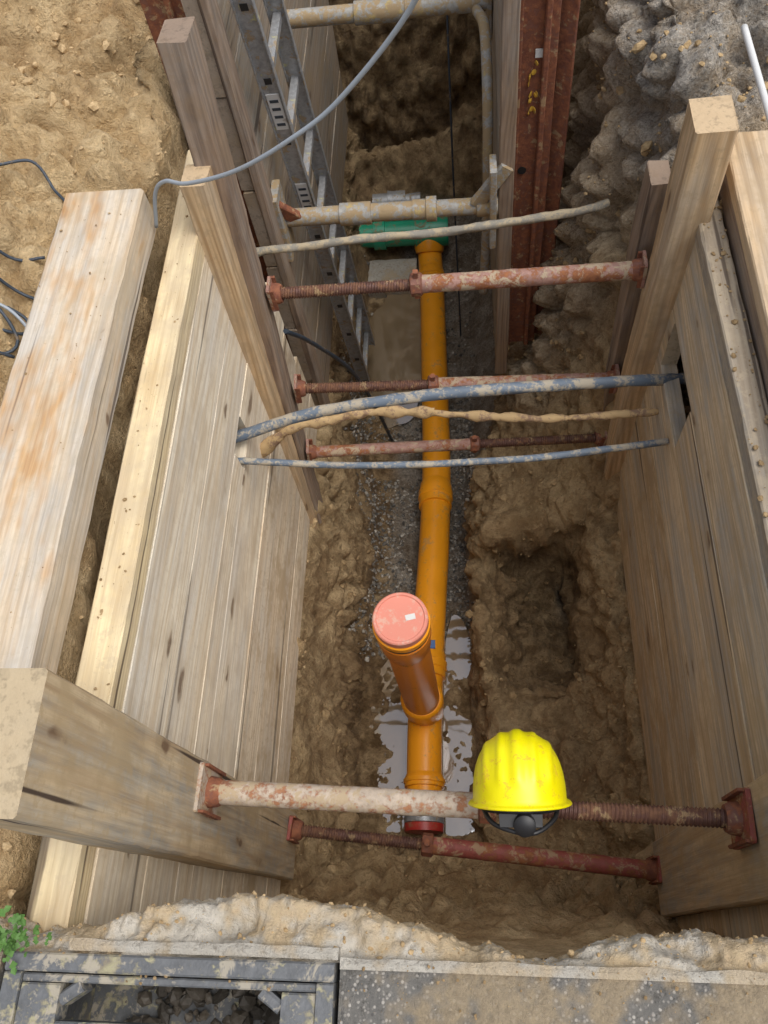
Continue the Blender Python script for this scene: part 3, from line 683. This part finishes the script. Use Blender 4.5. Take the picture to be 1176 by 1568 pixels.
for k in range(16):
    z=-.20-random.random()*.19
    profile('yellow_paint_blob_%d'%k,(.232+random.uniform(-.016,.016),2.5495,z),(.235,2.545,z),[(0,.009),(.002,.007+.004*random.random()),(.003,.004)],P_foam,rb,9)
rb=group('rusty_steel_beam')
beam('front_plate',(-.86,2.42,.4),(-.86,2.42,-1.6),(0,1,0),.15,.014,M_rust,rb)
beam('side_plate',(-.79,2.47,.4),(-.79,2.47,-1.6),(1,0,0),.12,.014,M_rust,rb)
beam('ridge',(-.85,2.405,.4),(-.85,2.405,-1.6),(0,1,0),.02,.03,M_rust,rb)

# ladder (rails seen on their outer faces)
ld=group('aluminium_ladder')
t0,b0=Vector((-.645,2.44,.25)),Vector((-.62,2.97,-2.5)); off=Vector((.0,.36,0))
for k,o in enumerate((Vector((0,0,0)),off)):
    beam('rail_%d'%k,t0+o,b0+o,(1,0,0),.016,.066,M_alu,ld,.002,0)
    for q,s in enumerate((-1,1)):
        e=o+Vector((s*.031,-.012,0)); beam('rail_flange_%d_%d'%(k,q),t0+e,b0+e,(1,0,0),.014,.005,M_alu,ld,.001,0)
D=(b0-t0).normalized()
for k in range(10):
    p=t0.lerp(b0,(k+.5)/10)
    beam('rung_%d'%k,p+Vector((0,.02,0)),p+off,(0,0,1),.03,.03,M_alu,ld,.003,0)
    f=Vector((0,-.0085,-.002))
    beam('rung_end_%d'%k,p+f-D*.012,p+f+D*.012,(1,0,0),.003,.024,P_blk,ld,.001,0)
for k,f in enumerate((.17,.33)):
    p=t0.lerp(b0,f)+Vector((0,-.0095,0)); q=p+D*.16
    beam('label_%d'%k,p,q,(1,0,0),.003,.046,P_white,ld,.0005,0)
    for m in range(4):
        a=p.lerp(q,.15+.22*m)+Vector((0,-.0025,0)); beam('label_print_%d_%d'%(k,m),a,a+D*.012,(1,0,0),.001,.03,P_dark,ld,.0003,0)

# ------------------------------------------------------------------ hard hat
hh=group('hard_hat')
vs=[];fs=[];n=96;m=30
def hat(ph,th,inner=0):
    cx,sy=math.cos(th),math.sin(th)
    s=math.sin(ph)**.80; c=max(0,math.cos(ph))**.85
    x=.098*s*math.copysign(abs(cx)**.92,cx); y=.118*s*math.copysign(abs(sy)**.92,sy); z=.138*c
    r=0
    for q,wd,am in ((0,.011,.0055),(-.034,.007,.0035),(.034,.007,.0035),(-.066,.006,.003),(.066,.006,.003)):
        r+=am*math.exp(-((x-q)/wd)**4)
    f=1-sm(1.25,1.42,ph)
    nrm=Vector((x/.098**2,y/.118**2,z/.138**2+1e-4)).normalized()
    return Vector((x,y,z))+nrm*(r*f-inner)
for i in range(m+1):
    ph=math.pi/2*i/m
    for k in range(n): vs.append(hat(ph,2*math.pi*k/n))
for (o_,dz) in ((.002,-.002),(.008,-.004),(.011,-.008),(.008,-.010),(-.004,-.008)):
    for k in range(n):
        th=2*math.pi*k/n; v=hat(math.pi/2,th); d=Vector((math.cos(th),math.sin(th),0))
        pk=sm(.5,1.,math.sin(th))*.035*(1 if o_>.005 else 0)
        vs.append(v+d*(o_+pk)+Vector((0,0,dz-pk*.25)))
for i in range(m,-1,-3):
    ph=math.pi/2*i/m
    for k in range(n): vs.append(hat(ph,2*math.pi*k/n,.004)-Vector((0,0,.0)))
rows=len(vs)//n
for i in range(rows-1):
    for k in range(n):
        a=i*n+k;b=i*n+(k+1)%n; fs.append((a,b,b+n,a+n))
sh=mkobj('shell',vs,fs,P_helmet,hh,True)
tube('headband',[(math.cos(t)*.080,math.sin(t)*.098,-.012) for t in np.linspace(0,6.283,40)],.008,P_blk,hh,8,.01)
for k,t in enumerate((.5,1.57,2.64,3.64,4.71,5.78)):
    tube('suspension_strap_%d'%k,[(math.cos(t)*.080,math.sin(t)*.098,-.01),(math.cos(t)*.07,math.sin(t)*.085,.05),(0,0,.09)],.005,P_blk,hh,6,.02)
profile('adjust_knob',(.01,-.088,-.034),(.01,-.112,-.040),[(0,.018),(.004,.022),(.024,.022),(.028,.016)],P_blk,hh,20)
beam('nape_plate',(-.04,-.098,-.030),(.045,-.098,-.030),(0,0,1),.006,.026,P_blk,hh)
tube('chin_strap',[(-.080,-.02,-.01),(-.05,-.085,-.04),(.02,-.100,-.055),(.065,-.07,-.035),(.080,-.02,-.01)],.005,P_blk,hh,6,.01)
ax=Vector((0,.97,.26)).normalized(); yv=ax.cross(Vector((1,0,0)))
hh.matrix_world=Matrix.Translation((.084,.280,-.335))@Matrix.Rotation(math.radians(-4),4,'Y')@Matrix(((1,yv.x,ax.x,0),(0,yv.y,ax.y,0),(0,yv.z,ax.z,0),(0,0,0,1)))

# ------------------------------------------------------------------ light & camera
W=bpy.data.worlds.new('World'); S.world=W; W.use_nodes=True; nt=W.node_tree; bg=nt.nodes['Background']
sky=nt.nodes.new('ShaderNodeTexSky'); sky.sky_type='NISHITA'; sky.sun_disc=False
el,az=math.radians(68),math.radians(108)
sky.sun_elevation=el; sky.sun_rotation=az; sky.dust_density=4; sky.air_density=1; sky.ozone_density=.6
hs=nt.nodes.new('ShaderNodeHueSaturation'); hs.inputs['Saturation'].default_value=.55
nt.links.new(sky.outputs[0],hs.inputs['Color']); nt.links.new(hs.outputs[0],bg.inputs[0]); bg.inputs[1].default_value=.15
L=bpy.data.lights.new('sun','SUN'); L.energy=2.15; L.angle=math.radians(50); L.color=(1,.99,.97)
lo=bpy.data.objects.new('sun',L); COL.objects.link(lo)
d=Vector((math.sin(az)*math.cos(el),math.cos(az)*math.cos(el),math.sin(el)))
lo.rotation_euler=d.to_track_quat('Z','Y').to_euler()

cam=bpy.data.cameras.new('camera'); co=bpy.data.objects.new('camera',cam); COL.objects.link(co); S.camera=co
right=Vector((.9938,.0299,-.1067)).normalized(); back=Vector((.1083,-.4672,.8775)); back=(back-back.dot(right)*right).normalized(); upv=back.cross(right)
M=Matrix((right,upv,back)).transposed().to_4x4(); M.translation=(0,0,1.5); co.matrix_world=M
cam.sensor_fit='VERTICAL'; cam.sensor_height=36; cam.lens=36*1250/1568; cam.clip_start=.02; cam.clip_end=1000
S.view_settings.view_transform='Standard'; S.view_settings.look='None'; S.view_settings.exposure=0
